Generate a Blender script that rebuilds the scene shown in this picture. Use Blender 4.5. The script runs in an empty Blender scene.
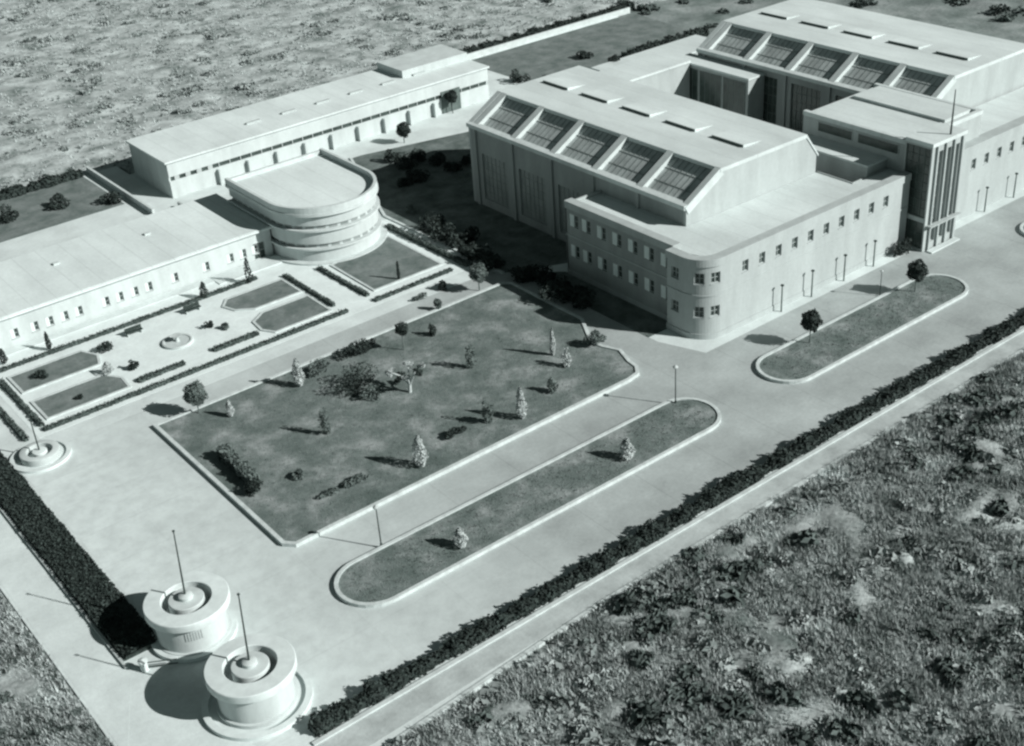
import bpy, math, random
import numpy as np
from mathutils import Vector, Matrix, noise
random.seed(7); rng = np.random.default_rng(7)
R_ = math.radians
C = bpy.context.scene.collection
S = bpy.context.scene

# ------------------------------------------------------------------ camera
CAM = Vector((0, 0, 75.0))
AX = np.array([[0.78292403, -0.35687501, 0.50957844],      # rows: world X, Y, Z ; columns: image right, image down, forward
               [-0.61886704, -0.36315461, 0.69650723],
               [-0.06351026, -0.86067355, -0.50518065]])
FPX = 1296.52
cd = bpy.data.cameras.new('camera'); cam = bpy.data.objects.new('camera', cd); C.objects.link(cam)
cam.matrix_world = Matrix(((AX[0, 0], -AX[0, 1], -AX[0, 2], CAM.x),
                           (AX[1, 0], -AX[1, 1], -AX[1, 2], CAM.y),
                           (AX[2, 0], -AX[2, 1], -AX[2, 2], CAM.z), (0, 0, 0, 1)))
cd.sensor_width = 36; cd.lens = FPX / 1024 * 36; cd.clip_start = 0.5; cd.clip_end = 6000
S.camera = cam

# ------------------------------------------------------------------ sky, sun, exposure
w = bpy.data.worlds.new('World'); S.world = w; w.use_nodes = True
nt = w.node_tree; bg = nt.nodes['Background']
sky = nt.nodes.new('ShaderNodeTexSky'); sky.sky_type = 'NISHITA'; sky.sun_disc = False
sky.sun_elevation = R_(30.9); sky.sun_rotation = R_(148.2)
sky.air_density = 0.35; sky.dust_density = 0.15; sky.altitude = 300        # very clear dry air
hs = nt.nodes.new('ShaderNodeHueSaturation'); hs.inputs['Saturation'].default_value = 0.12   # monochrome film
nt.links.new(sky.outputs[0], hs.inputs['Color']); tn = nt.nodes.new('ShaderNodeMix'); tn.data_type = 'RGBA'; tn.blend_type = 'MULTIPLY'; tn.inputs[0].default_value = 1.0
nt.links.new(hs.outputs[0], tn.inputs[6]); tn.inputs[7].default_value = (0.80, 1.0, 0.93, 1)
nt.links.new(tn.outputs[2], bg.inputs['Color'])
bg.inputs['Strength'].default_value = 0.05
sl = bpy.data.lights.new('sun', 'SUN'); sl.energy = 4.9; sl.angle = R_(0.55); sl.color = (1.0, 0.995, 0.975)
so = bpy.data.objects.new('sun', sl); C.objects.link(so)
so.rotation_euler = Vector((-0.88, 1.42, -1.0)).to_track_quat('-Z', 'Y').to_euler()
so.location = (150, -100, 150)
S.view_settings.view_transform = 'Standard'; S.view_settings.look = 'None'
S.view_settings.exposure = 0.22; S.view_settings.gamma = 1.0
S.render.engine = 'CYCLES'; S.cycles.filter_width = 2.5; S.cycles.diffuse_bounces = 2

# ------------------------------------------------------------------ materials
def tint(v):
    """grey of value v with the greenish tone of the print"""
    k = max(0.0, min(1.0, v / 0.28))
    return (v * (0.64 + 0.26 * k), v, v * (0.88 + 0.105 * k), 1)
def mat(name, lo, hi, scale=0.6, rough=0.85, bump=0.0, bscale=None, detail=6, stretch=None, obj=False, spec=0.3, mid=None, grit=0.0, seam=0.0):
    m = bpy.data.materials.new(name); m.use_nodes = True
    t = m.node_tree; p = t.nodes['Principled BSDF']
    p.inputs['Roughness'].default_value = rough; p.inputs['Specular IOR Level'].default_value = spec
    tc = t.nodes.new('ShaderNodeTexCoord'); src = tc.outputs['Object']
    if not obj:
        g = t.nodes.new('ShaderNodeNewGeometry'); src = g.outputs['Position']
    mp = t.nodes.new('ShaderNodeMapping'); mp.inputs['Scale'].default_value = stretch or (1, 1, 1)
    t.links.new(src, mp.inputs['Vector'])
    n = t.nodes.new('ShaderNodeTexNoise'); n.inputs['Scale'].default_value = scale
    n.inputs['Detail'].default_value = detail; n.inputs['Roughness'].default_value = 0.65
    t.links.new(mp.outputs[0], n.inputs['Vector'])
    r = t.nodes.new('ShaderNodeValToRGB'); e = r.color_ramp.elements
    e[0].position = 0.33; e[0].color = tint(lo); e[1].position = 0.67; e[1].color = tint(hi)
    if mid is not None:
        x = e.new(0.5); x.color = tint(mid)
    t.links.new(n.outputs['Fac'], r.inputs['Fac']); t.links.new(r.outputs[0], p.inputs['Base Color'])
    if grit:
        n3 = t.nodes.new('ShaderNodeTexNoise'); n3.inputs['Scale'].default_value = 2.6; n3.inputs['Detail'].default_value = 8; n3.inputs['Roughness'].default_value = 0.75
        t.links.new(src, n3.inputs['Vector'])
        g1 = t.nodes.new('ShaderNodeMapRange'); g1.inputs['From Min'].default_value = 0.3; g1.inputs['From Max'].default_value = 0.7
        g1.inputs['To Min'].default_value = 1 - grit; g1.inputs['To Max'].default_value = 1 + grit * .6; t.links.new(n3.outputs['Fac'], g1.inputs['Value'])
        fac = g1.outputs[0]
        if seam:
            sx = t.nodes.new('ShaderNodeSeparateXYZ'); t.links.new(src, sx.inputs[0])
            md = t.nodes.new('ShaderNodeMath'); md.operation = 'PINGPONG'; md.inputs[1].default_value = seam; t.links.new(sx.outputs['X'], md.inputs[0])
            g2 = t.nodes.new('ShaderNodeMapRange'); g2.inputs['From Min'].default_value = 0.02; g2.inputs['From Max'].default_value = 0.10; g2.inputs['To Min'].default_value = 0.86; t.links.new(md.outputs[0], g2.inputs['Value'])
            mm = t.nodes.new('ShaderNodeMath'); mm.operation = 'MULTIPLY'; t.links.new(fac, mm.inputs[0]); t.links.new(g2.outputs[0], mm.inputs[1]); fac = mm.outputs[0]
        mx = t.nodes.new('ShaderNodeMix'); mx.data_type = 'RGBA'; mx.blend_type = 'MULTIPLY'; mx.inputs[0].default_value = 1.0
        t.links.new(r.outputs[0], mx.inputs[6]); t.links.new(fac, mx.inputs[7]); t.links.new(mx.outputs[2], p.inputs['Base Color'])
    if bump:
        n2 = t.nodes.new('ShaderNodeTexNoise'); n2.inputs['Scale'].default_value = bscale or scale * 6
        n2.inputs['Detail'].default_value = 5
        t.links.new(mp.outputs[0], n2.inputs['Vector'])
        b = t.nodes.new('ShaderNodeBump'); b.inputs['Strength'].default_value = bump; b.inputs['Distance'].default_value = 0.15
        t.links.new(n2.outputs['Fac'], b.inputs['Height']); t.links.new(b.outputs[0], p.inputs['Normal'])
    return m
M = dict(
    shadewall=mat('grey cladding', 0.28, 0.37, 0.4, 0.85, 0.05, 5, stretch=(1, 1, .25), grit=.08),  # wall tone darkened for the west faces, shade put into the colour
    greyhedge=mat('grey hedge leaves', 0.05, 0.15, 1.8, 0.8, obj=True),
    courtlawn=mat('shade-toned lawn', 0.08, 0.22, 0.35, 0.95, 0.6, 5, detail=10, grit=.3),  # lawn darkened in colour to deepen the shade of the court
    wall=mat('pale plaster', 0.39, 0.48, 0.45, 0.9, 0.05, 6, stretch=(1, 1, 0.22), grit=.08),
    white=mat('white plaster', 0.50, 0.63, 0.45, 0.9, 0.05, 6, stretch=(1, 1, 0.25), grit=.07),
    roof=mat('pale roof', 0.56, 0.72, 0.16, 0.9, 0.08, 3, detail=9, grit=.10, seam=1.6, stretch=(1, .4, 1)),
    officeroof=mat('white roof', 0.64, 0.80, 0.16, 0.9, 0.08, 3, detail=9, grit=.10, seam=1.6, stretch=(1, .4, 1)),
    coping=mat('coping', 0.54, 0.66, 0.8, 0.85, grit=.06),
    pave=mat('pale paving', 0.56, 0.74, 0.20, 0.92, 0.10, 5, detail=9, grit=.10),
    terrace=mat('terrace paving', 0.70, 0.83, 0.4, 0.92, 0.05, 5, detail=9, grit=.10),
    drive=mat('pale drive', 0.50, 0.63, 0.14, 0.93, 0.10, 6, detail=10),
    road=mat('concrete road', 0.31, 0.49, 0.10, 0.93, 0.10, 6, detail=11, grit=.14, seam=4.0),
    walk=mat('walkway', 0.36, 0.56, 0.30, 0.93, 0.15, 4, detail=9, grit=.14),
    kerb=mat('kerb', 0.50, 0.68, 0.9, 0.9, grit=.14),
    lawn=mat('lawn', 0.13, 0.34, 0.25, 0.95, 0.6, 7, mid=0.19, detail=11, grit=.30),
    lawn2=mat('garden lawn', 0.13, 0.25, 0.35, 0.95, 0.6, 7, detail=10, grit=.22),
    glass=mat('window glass', 0.04, 0.09, 0.6, 0.25, spec=0.5),
    wallglass=mat('workshop glass', 0.22, 0.32, 0.8, 0.5, spec=0.35),
    greyframe=mat('grey frame', 0.18, 0.26, 1.0, 0.7),
    paleglass=mat('pale shallow water', 0.5, 0.62, 0.8, 0.15, spec=0.4),
    render=mat('white cement render', 0.60, 0.75, 0.6, 0.9, 0.05, 6, grit=.07),
    stripglass=mat('frosted strip glass', 0.22, 0.34, 0.8, 0.5, spec=0.4),
    skyglass=mat('skylight glass', 0.34, 0.56, 0.35, 0.4, spec=0.4, detail=3),
    blind=mat('pale blind', 0.72, 0.82, 1.5, 0.8),
    frame=mat('painted frame', 0.42, 0.52, 1.0, 0.7),
    darkmetal=mat('dark metal', 0.03, 0.07, 2.0, 0.6),
    greymetal=mat('grey metal', 0.10, 0.18, 2.0, 0.6),
    dark=mat('dark surface', 0.10, 0.16, 2.0, 0.8),
    field=mat('rough field soil', 0.12, 0.60, 0.13, 0.97, 0.9, 1.8, detail=11, mid=0.32, grit=.35),
    farfield=mat('far field soil', 0.16, 0.66, 0.20, 0.97, 0.6, 1.0, detail=11, mid=0.42, grit=.28),
    eastfield=mat('east field soil', 0.12, 0.34, 0.10, 0.97, 0.8, 1.2, detail=9, mid=0.22),
    ground=mat('ground soil', 0.16, 0.32, 0.1, 0.97, 0.5, 1.0),
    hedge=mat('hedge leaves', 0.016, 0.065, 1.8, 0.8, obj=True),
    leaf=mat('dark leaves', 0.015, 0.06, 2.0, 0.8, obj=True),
    paleleaf=mat('pale leaves', 0.32, 0.55, 2.0, 0.8, obj=True),
    midleaf=mat('grey leaves', 0.08, 0.20, 2.0, 0.8, obj=True),
    fieldleaf=mat('field leaves', 0.20, 0.40, 0.5, 0.9),
    scrub=mat('scrub leaves', 0.04, 0.18, 0.9, 0.9),
    scrubmid=mat('grey scrub', 0.10, 0.38, 0.2, 0.9, detail=8),
    scrubpale=mat('dry scrub', 0.24, 0.55, 0.7, 0.9),
    dry=mat('dry grass', 0.17, 0.70, 0.16, 0.95, mid=0.42, detail=8),
    fieldgrass=mat('field grass', 0.32, 0.66, 0.3, 0.95, mid=0.5),
    grass=mat('grass blades', 0.12, 0.28, 0.5, 0.95),
    bark=mat('bark', 0.10, 0.22, 3.0, 0.9, obj=True),
    palebark=mat('pale bark', 0.4, 0.6, 3.0, 0.9, obj=True),
    stone=mat('pale stone', 0.42, 0.62, 1.2, 0.9, 0.4, 3),
)

def two_tone(m, name, lo, hi, x0, x1):
    """second, paler surface west of x0..x1 with a ragged transition (road tone darker to the east)"""
    t = m.node_tree; p = t.nodes['Principled BSDF']; old = p.inputs['Base Color'].links[0].from_socket
    g = t.nodes.new('ShaderNodeNewGeometry'); sx = t.nodes.new('ShaderNodeSeparateXYZ'); t.links.new(g.outputs['Position'], sx.inputs[0])
    n = t.nodes.new('ShaderNodeTexNoise'); n.inputs['Scale'].default_value = .09; n.inputs['Detail'].default_value = 8; t.links.new(g.outputs['Position'], n.inputs['Vector'])
    a = t.nodes.new('ShaderNodeMath'); a.operation = 'MULTIPLY_ADD'; t.links.new(n.outputs['Fac'], a.inputs[0]); a.inputs[1].default_value = 40; t.links.new(sx.outputs['X'], a.inputs[2])
    r = t.nodes.new('ShaderNodeMapRange'); r.inputs['From Min'].default_value = x0 + 20; r.inputs['From Max'].default_value = x1 + 20; t.links.new(a.outputs[0], r.inputs['Value'])
    c = t.nodes.new('ShaderNodeMix'); c.data_type = 'RGBA'; c.blend_type = 'MIX'; t.links.new(r.outputs[0], c.inputs[0])
    k = t.nodes.new('ShaderNodeMix'); k.data_type = 'RGBA'; t.links.new(n.outputs['Fac'], k.inputs[0]); k.inputs[6].default_value = tint(lo); k.inputs[7].default_value = tint(hi)
    n5 = t.nodes.new('ShaderNodeTexNoise'); n5.inputs['Scale'].default_value = .55; n5.inputs['Detail'].default_value = 9; n5.inputs['Roughness'].default_value = .7; t.links.new(g.outputs['Position'], n5.inputs['Vector'])
    r5 = t.nodes.new('ShaderNodeMapRange'); r5.inputs['From Min'].default_value = .36; r5.inputs['From Max'].default_value = .6; r5.inputs['To Min'].default_value = .80; t.links.new(n5.outputs['Fac'], r5.inputs['Value'])
    md = t.nodes.new('ShaderNodeMath'); md.operation = 'PINGPONG'; md.inputs[1].default_value = 3.0; t.links.new(sx.outputs['Y'], md.inputs[0])
    r6 = t.nodes.new('ShaderNodeMapRange'); r6.inputs['From Min'].default_value = .02; r6.inputs['From Max'].default_value = .10; r6.inputs['To Min'].default_value = .90; t.links.new(md.outputs[0], r6.inputs['Value'])
    m6 = t.nodes.new('ShaderNodeMath'); m6.operation = 'MULTIPLY'; t.links.new(r5.outputs[0], m6.inputs[0]); t.links.new(r6.outputs[0], m6.inputs[1])
    m7 = t.nodes.new('ShaderNodeMix'); m7.data_type = 'RGBA'; m7.blend_type = 'MULTIPLY'; m7.inputs[0].default_value = 1.0; t.links.new(k.outputs[2], m7.inputs[6]); t.links.new(m6.outputs[0], m7.inputs[7])
    t.links.new(m7.outputs[2], c.inputs[6]); t.links.new(old, c.inputs[7]); t.links.new(c.outputs[2], p.inputs['Base Color'])
two_tone(M['road'], 'drive', 0.66, 0.86, 20, 64)
# ------------------------------------------------------------------ helpers
class MB:
    def __init__(s): s.v = []; s.f = []
    def add(s, vs, fs):
        o = len(s.v); s.v += [tuple(x) for x in vs]; s.f += [tuple(i + o for i in f) for f in fs]; return s
    def quad(s, a, b, c, d): return s.add([a, b, c, d], [(0, 1, 2, 3)])
    def box(s, x0, x1, y0, y1, z0, z1):
        return s.add([(x0, y0, z0), (x1, y0, z0), (x1, y1, z0), (x0, y1, z0), (x0, y0, z1), (x1, y0, z1), (x1, y1, z1), (x0, y1, z1)],
                     [(3, 2, 1, 0), (4, 5, 6, 7), (0, 1, 5, 4), (1, 2, 6, 5), (2, 3, 7, 6), (3, 0, 4, 7)])
    def prism(s, poly, z0, z1, bottom=True):
        n = len(poly); vs = [(x, y, z0) for x, y in poly] + [(x, y, z1) for x, y in poly]
        fs = [tuple(range(n, 2 * n))] + [(i, (i + 1) % n, n + (i + 1) % n, n + i) for i in range(n)]
        if bottom: fs.append(tuple(range(n - 1, -1, -1)))
        return s.add(vs, fs)
    def xz_prism(s, prof, y0, y1):          # prof counter-clockwise in X-Z seen from -Y
        n = len(prof); vs = [(x, y0, z) for x, z in prof] + [(x, y1, z) for x, z in prof]
        fs = [tuple(range(n)), tuple(range(2 * n - 1, n - 1, -1))] + [((i + 1) % n, i, n + i, n + (i + 1) % n) for i in range(n)]
        return s.add(vs, fs)
    def tube(s, a, b, r0, r1=None, n=10):
        r1 = r0 if r1 is None else r1
        a = Vector(a); b = Vector(b); d = (b - a).normalized()
        u = d.orthogonal().normalized(); v = d.cross(u)
        vs = []
        for p, r in ((a, r0), (b, r1)):
            for i in range(n):
                t = 2 * math.pi * i / n; vs.append(p + (u * math.cos(t) + v * math.sin(t)) * r)
        fs = [(i, (i + 1) % n, n + (i + 1) % n, n + i) for i in range(n)] + [tuple(range(n - 1, -1, -1)), tuple(range(n, 2 * n))]
        return s.add(vs, fs)
    def lathe(s, prof, cx=0, cy=0, n=64):   # prof [(r,z)...]
        k = len(prof); vs = []
        for r, z in prof:
            for i in range(n):
                t = 2 * math.pi * i / n; vs.append((cx + r * math.cos(t), cy + r * math.sin(t), z))
        fs = [(j * n + i, j * n + (i + 1) % n, (j + 1) * n + (i + 1) % n, (j + 1) * n + i) for j in range(k - 1) for i in range(n)]
        return s.add(vs, fs)
    def ribbon(s, pts, d0, d1, z0, z1, closed=False):
        """solid strip that follows pts; d0/d1 are offsets along the outward (right-hand) normal"""
        P = [Vector(p) for p in pts]; n = len(P); A = []; B = []
        for i in range(n):
            a = P[(i - 1) % n] if closed or i > 0 else None
            b = P[(i + 1) % n] if closed or i < n - 1 else None
            nn = Vector((0, 0))
            if a is not None:
                d = (P[i] - a).normalized(); n1 = Vector((d.y, -d.x)); nn += n1
            if b is not None:
                d = (b - P[i]).normalized(); n2 = Vector((d.y, -d.x)); nn += n2
            nn.normalize()
            if a is not None and b is not None: nn /= max(0.35, nn.dot(n1))
            A.append(P[i] + nn * d0); B.append(P[i] + nn * d1)
        vs = []
        for i in range(n):
            vs += [(A[i].x, A[i].y, z0), (A[i].x, A[i].y, z1), (B[i].x, B[i].y, z1), (B[i].x, B[i].y, z0)]
        fs = []
        for i in range(n if closed else n - 1):
            o = 4 * i; q = 4 * ((i + 1) % n)
            for k in range(4): fs.append((o + k, o + (k + 1) % 4, q + (k + 1) % 4, q + k))
        if not closed: fs += [(3, 2, 1, 0), tuple(4 * (n - 1) + k for k in range(4))]
        return s.add(vs, fs)
    def build(s, name, m, parent=None, smooth=False):
        me = bpy.data.meshes.new(name)
        off = (0, 0, 0)
        if parent is not None:
            o = parent; x = Vector((0, 0, 0))
            while o is not None: x += Vector(o.location); o = o.parent
            off = tuple(x)
        if parent is not None and any(off) and not parent.get('_local'):
            vs = [(a - off[0], b - off[1], c - off[2]) for a, b, c in s.v]
        else: vs = s.v
        me.from_pydata(vs, [], s.f); me.update()
        if smooth:
            me.polygons.foreach_set('use_smooth', [True] * len(me.polygons))
            me.set_sharp_from_angle(angle=R_(40))
        o = bpy.data.objects.new(name, me); C.objects.link(o); me.materials.append(m)
        if parent is not None: o.parent = parent
        return o
def tag(o, label=None, cat=None, group=None, kind=None):
    for k, v in (('label', label), ('category', cat), ('group', group), ('kind', kind)):
        if v: o[k] = v
    return o
def thing(name, label, cat, loc=(0, 0, 0), group=None):
    o = bpy.data.objects.new(name, None); o.empty_display_size = 0.5; C.objects.link(o); o.location = loc
    return tag(o, label, cat, group)
def struct(name, mb, m): return tag(mb.build(name, m), kind='structure')
def at(px, py, z=0.0):
    """ground point seen at that place of the photograph (survey of the plan)"""
    d = AX @ np.array([px - 512.0, py - 373.0, FPX]); t = (z - CAM.z) / d[2]
    return (CAM.x + d[0] * t, CAM.y + d[1] * t)
def arc(cx, cy, r, a0, a1, n=12):
    return [(cx + r * math.cos(R_(a0 + (a1 - a0) * i / n)), cy + r * math.sin(R_(a0 + (a1 - a0) * i / n))) for i in range(n + 1)]
def stadium(x0, x1, y0, y1):
    r = (y1 - y0) / 2; cy = (y0 + y1) / 2
    return arc(x1 - r, cy, r, -90, 90, 16) + arc(x0 + r, cy, r, 90, 270, 16)
def copy_tree(o, loc=None, rz=None, sc=None, parent=None, label=None):
    c = o.copy(); C.objects.link(c)
    if parent is not None: c.parent = parent
    if loc is not None: c.location = loc
    if rz is not None: c.rotation_euler = (0, 0, rz)
    if sc is not None: c.scale = sc if hasattr(sc, '__len__') else (sc, sc, sc)
    if label: c['label'] = label
    for ch in list(o.children): copy_tree(ch, parent=c)
    return c
class Path:
    def __init__(s, pts):
        s.p = [Vector(q) for q in pts]; s.u = [0.0]
        for a, b in zip(s.p, s.p[1:]): s.u.append(s.u[-1] + (b - a).length)
    def at(s, u, d=0.0):
        k = 0
        while k < len(s.u) - 2 and u > s.u[k + 1] + 1e-9: k += 1
        a, b = s.p[k], s.p[k + 1]; t = (u - s.u[k]) / (s.u[k + 1] - s.u[k]); e = (b - a).normalized()
        q = a.lerp(b, t); n = Vector((e.y, -e.x))
        return (q.x + n.x * d, q.y + n.y * d)
    def near(s, x, y):
        best = (1e9, 0)
        for k in range(len(s.p) - 1):
            a, b = s.p[k], s.p[k + 1]; e = b - a; t = max(0, min(1, (Vector((x, y)) - a).dot(e) / e.length_squared))
            dd = (a + e * t - Vector((x, y))).length
            if dd < best[0]: best = (dd, s.u[k] + t * e.length)
        return best[1]
def wall_openings(path, ops, z0, z1, depth=0.3):
    """a wall face with real openings and reveals; ops = (u0,u1,z0,z1)"""
    mb = MB(); us = sorted(set([round(x, 4) for x in path.u] + [round(o[k], 4) for o in ops for k in (0, 1)]))
    zs = sorted(set([z0, z1] + [round(o[k], 4) for o in ops for k in (2, 3)]))
    P = lambda u, z, d=0.0: (*path.at(u, d), z)
    for a, b in zip(us, us[1:]):
        for c, d in zip(zs, zs[1:]):
            mu, mz = (a + b) / 2, (c + d) / 2
            if any(o[0] < mu < o[1] and o[2] < mz < o[3] for o in ops): continue
            mb.quad(P(a + 1e-6, c), P(b, c), P(b, d), P(a + 1e-6, d))
    for u0, u1, a, b in ops:
        mb.quad(P(u0, a), P(u0, b), P(u0, b, -depth), P(u0, a, -depth)); mb.quad(P(u1, a), P(u1, a, -depth), P(u1, b, -depth), P(u1, b))
        mb.quad(P(u0, b), P(u1, b), P(u1, b, -depth), P(u0, b, -depth)); mb.quad(P(u0, a), P(u0, a, -depth), P(u1, a, -depth), P(u1, a))
    return mb
def bar(mb, path, u0, u1, z0, z1, d0, d1):
    a, b, c, d = path.at(u0, d0), path.at(u1, d0), path.at(u1, d1), path.at(u0, d1)
    mb.add([(*a, z0), (*b, z0), (*c, z0), (*d, z0), (*a, z1), (*b, z1), (*c, z1), (*d, z1)],
           [(3, 2, 1, 0), (4, 5, 6, 7), (0, 1, 5, 4), (1, 2, 6, 5), (2, 3, 7, 6), (3, 0, 4, 7)])
def window(path, o, parent, depth=0.3, blind=0.0, sill=True, nv=1, nh=1, glass='glass', fr='frame'):
    u0, u1, a, b = o; f = MB(); t = 0.09
    bar(f, path, u0, u0 + t, a, b, -depth + .02, -depth + .12); bar(f, path, u1 - t, u1, a, b, -depth + .02, -depth + .12)
    bar(f, path, u0 + t, u1 - t, a, a + t, -depth + .02, -depth + .12); bar(f, path, u0 + t, u1 - t, b - t, b, -depth + .02, -depth + .12)
    for k in range(nv):
        c = u0 + (u1 - u0) * (k + 1) / (nv + 1); bar(f, path, c - .03, c + .03, a + t, b - t, -depth + .03, -depth + .1)
    for k in range(nh):
        c = a + (b - a) * (k + 1) / (nh + 1); bar(f, path, u0 + t, u1 - t, c - .025, c + .025, -depth + .035, -depth + .095)
    fo = f.build('window', M[fr], parent)
    p = MB(); bar(p, path, u0, u1, a, b, -depth - .05, -depth + .03); p.build('pane', M[glass], fo)
    if blind:
        q = MB(); bar(q, path, u0 + .02, u0 + (u1 - u0) * blind, a + .02, b - .02, -.16, -.02); q.build('blind', M['blind'], fo)
    if sill:
        q = MB(); bar(q, path, u0 - .08, u1 + .08, a - .1, a - .005, -.02, .07); q.build('sill', M['wall'], fo)
    return fo

# ------------------------------------------------------------------ leaf clouds
def leaf_quads(P, N, size, jitter=0.9):
    """one small quad per point, tilted at random round the given normals"""
    n = len(P); N = N + rng.normal(0, jitter, (n, 3)); N /= np.linalg.norm(N, axis=1)[:, None] + 1e-9
    T = np.cross(N, rng.normal(size=(n, 3))); T /= np.linalg.norm(T, axis=1)[:, None] + 1e-9
    B = np.cross(N, T); s = (size * rng.uniform(0.6, 1.4, n))[:, None]
    return np.stack([P - T * s, P - B * s * .55, P + T * s, P + B * s * .55], 1).reshape(-1, 3)
def raw_mesh(name, V, k, m, parent=None, extra=None):
    n = len(V) // k
    me = bpy.data.meshes.new(name)
    F = np.arange(n * k).reshape(n, k)
    vs = V; loops = F.ravel(); starts = np.arange(n) * k
    if extra is not None:
        ev = np.array(extra.v, float); base = len(vs); vs = np.vstack([vs, ev])
        for f in extra.f:
            starts = np.append(starts, len(loops)); loops = np.append(loops, np.array(f) + base)
    me.vertices.add(len(vs)); me.vertices.foreach_set('co', vs.astype(np.float32).ravel())
    me.loops.add(len(loops)); me.loops.foreach_set('vertex_index', loops.astype(np.int32))
    me.polygons.add(len(starts)); me.polygons.foreach_set('loop_start', starts.astype(np.int32))
    me.update(calc_edges=True); me.validate()
    me.materials.append(m); o = bpy.data.objects.new(name, me); C.objects.link(o)
    if parent is not None: o.parent = parent
    return o
def crown_pts(n, rx, ry, rz, lumps=9, lump=0.45, lo=0.55):
    """points in an uneven, clumpy ellipsoid round the origin"""
    c = rng.normal(size=(lumps, 3)); c /= np.linalg.norm(c, axis=1)[:, None]; c *= rng.uniform(0.45, 0.75, (lumps, 1))
    r = rng.uniform(lump * .7, lump * 1.2, lumps); k = rng.integers(0, lumps, n)
    d = rng.normal(size=(n, 3)); d /= np.linalg.norm(d, axis=1)[:, None]
    P = c[k] + d * (r[k] * rng.uniform(lo, 1.0, n) ** 0.5)[:, None]
    return P * np.array([rx, ry, rz]), d
def blob(rx, ry, rz, cz, seed, n=12, m=8):
    mb = MB(); vs = []
    for j in range(m + 1):
        th = math.pi * j / m
        for i in range(n):
            ph = 2 * math.pi * i / n; d = Vector((math.sin(th) * math.cos(ph), math.sin(th) * math.sin(ph), math.cos(th)))
            q = 1 + 0.35 * noise.noise(d * 1.6 + Vector((seed * 3.1, 0, 0)))
            vs.append((d.x * rx * q, d.y * ry * q, cz + d.z * rz * q))
    fs = [(j * n + i, (j + 1) * n + i, (j + 1) * n + (i + 1) % n, j * n + (i + 1) % n) for j in range(m) for i in range(n)]
    return mb.add(vs, fs)
def hedge(name, label, cat, pts, width, height, m='hedge', leaf=0.16, dens=55, lump=0.18, step=1.1, group=None):
    """clipped hedge along pts: lumpy core and a coat of leaves"""
    path = Path(pts); L = path.u[-1]; x0, y0 = path.at(L / 2)
    n = int(L * dens * (width + 2 * height)); u = rng.uniform(0, L, n)
    per = rng.uniform(0, width + 2 * height, n)
    V = np.zeros((n, 3)); N = np.zeros((n, 3))
    for i in range(n):
        k = noise.noise((u[i] / step, width, 3.7)) * lump * 2 + noise.noise((u[i] / step * 2.7, per[i], 1.7)) * lump
        h = height + k; hw = width / 2 + k * 0.8
        if per[i] < height: d, z, nn = hw, per[i] / height * h, 1
        elif per[i] < height + width: d, z, nn = (per[i] - height - width / 2) / width * 2 * hw, h - 0.10 * (abs(per[i] - height - width / 2) / width * 2) ** 3 * height, 0
        else: d, z, nn = -hw, (per[i] - height - width) / height * h, -1
        p = path.at(u[i], d); q = path.at(u[i], d + 1)
        V[i] = (p[0] - x0, p[1] - y0, z + rng.normal(0, .05)); N[i] = ((q[0] - p[0]) * nn, (q[1] - p[1]) * nn, 1.0 if nn == 0 else 0.35)
    core = MB(); k = max(2, int(L / 1.0)); sec = []
    for i in range(k + 1):
        uu = L * i / k; b = noise.noise((uu / step, width, 3.7)) * lump * 2 - 0.1
        for d, z in ((width / 2 + b * .8, 0), (width / 2 + b * .8 - .03, (height + b) * .8), (width / 2 * .7, height + b), (-width / 2 * .7, height + b), (-width / 2 - b * .8 + .03, (height + b) * .8), (-width / 2 - b * .8, 0)):
            p = path.at(uu, d); sec.append((p[0] - x0, p[1] - y0, z))
    core.add(sec, [(6 * i + j, 6 * i + j + 1, 6 * i + 7 + j, 6 * i + 6 + j) for i in range(k) for j in range(5)] + [tuple(range(6)), tuple(6 * k + 5 - j for j in range(6))])
    o = raw_mesh(name, leaf_quads(V, N, leaf), 4, M[m], extra=core); o.location = (x0, y0, 0)
    return tag(o, label, cat, group)

# ------------------------------------------------------------------ ground, roads, lawns
g = MB(); g.quad((-2500, -2500, -0.35), (2500, -2500, -0.35), (2500, 2500, -0.35), (-2500, 2500, -0.35)); struct('ground', g, M['ground'])
p = MB(); p.prism([(17, 65.0), (34, 65.1), (57, 66.6), (300, 66.6), (300, 97), (184, 97), (184, 206), (133.5, 206), (133.5, 197.6), (70.5, 197.6), (70.5, 203), (-40, 203), (-40, 128), (17, 128)], -0.5, 0.0)
struct('pavement', p, M['pave'])
p = MB(); p.prism([(25.6, 71.3), (300, 71.3), (300, 91.2), (94.6, 91.2), (92.5, 97), (92.5, 124), (89.8, 126.2), (25.6, 126.2)], -0.02, 0.004); struct('road', p, M['road'])
p = MB(); p.prism([(18, 66), (57, 67.0), (300, 67.0), (300, 69.2), (18, 69.2)], -0.02, 0.008); struct('path', p, M['walk'])
k = MB(); k.box(29.0, 300, 69.2, 69.62, -0.05, 0.16); k.ribbon([(33, 65.4), (57, 66.8), (300, 66.8)], -.2, .2, -.05, 0.10); struct('kerb', k, M['kerb'])
p = MB(); p.prism([(17.3, 78), (21.4, 86.5), (21.4, 128), (17.3, 128)], -0.02, 0.012); struct('path', p, M['pave'])
k = MB(); k.box(21.35, 21.6, 87.6, 127.8, -.05, .22); struct('kerb', k, M['walk'])
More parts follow.
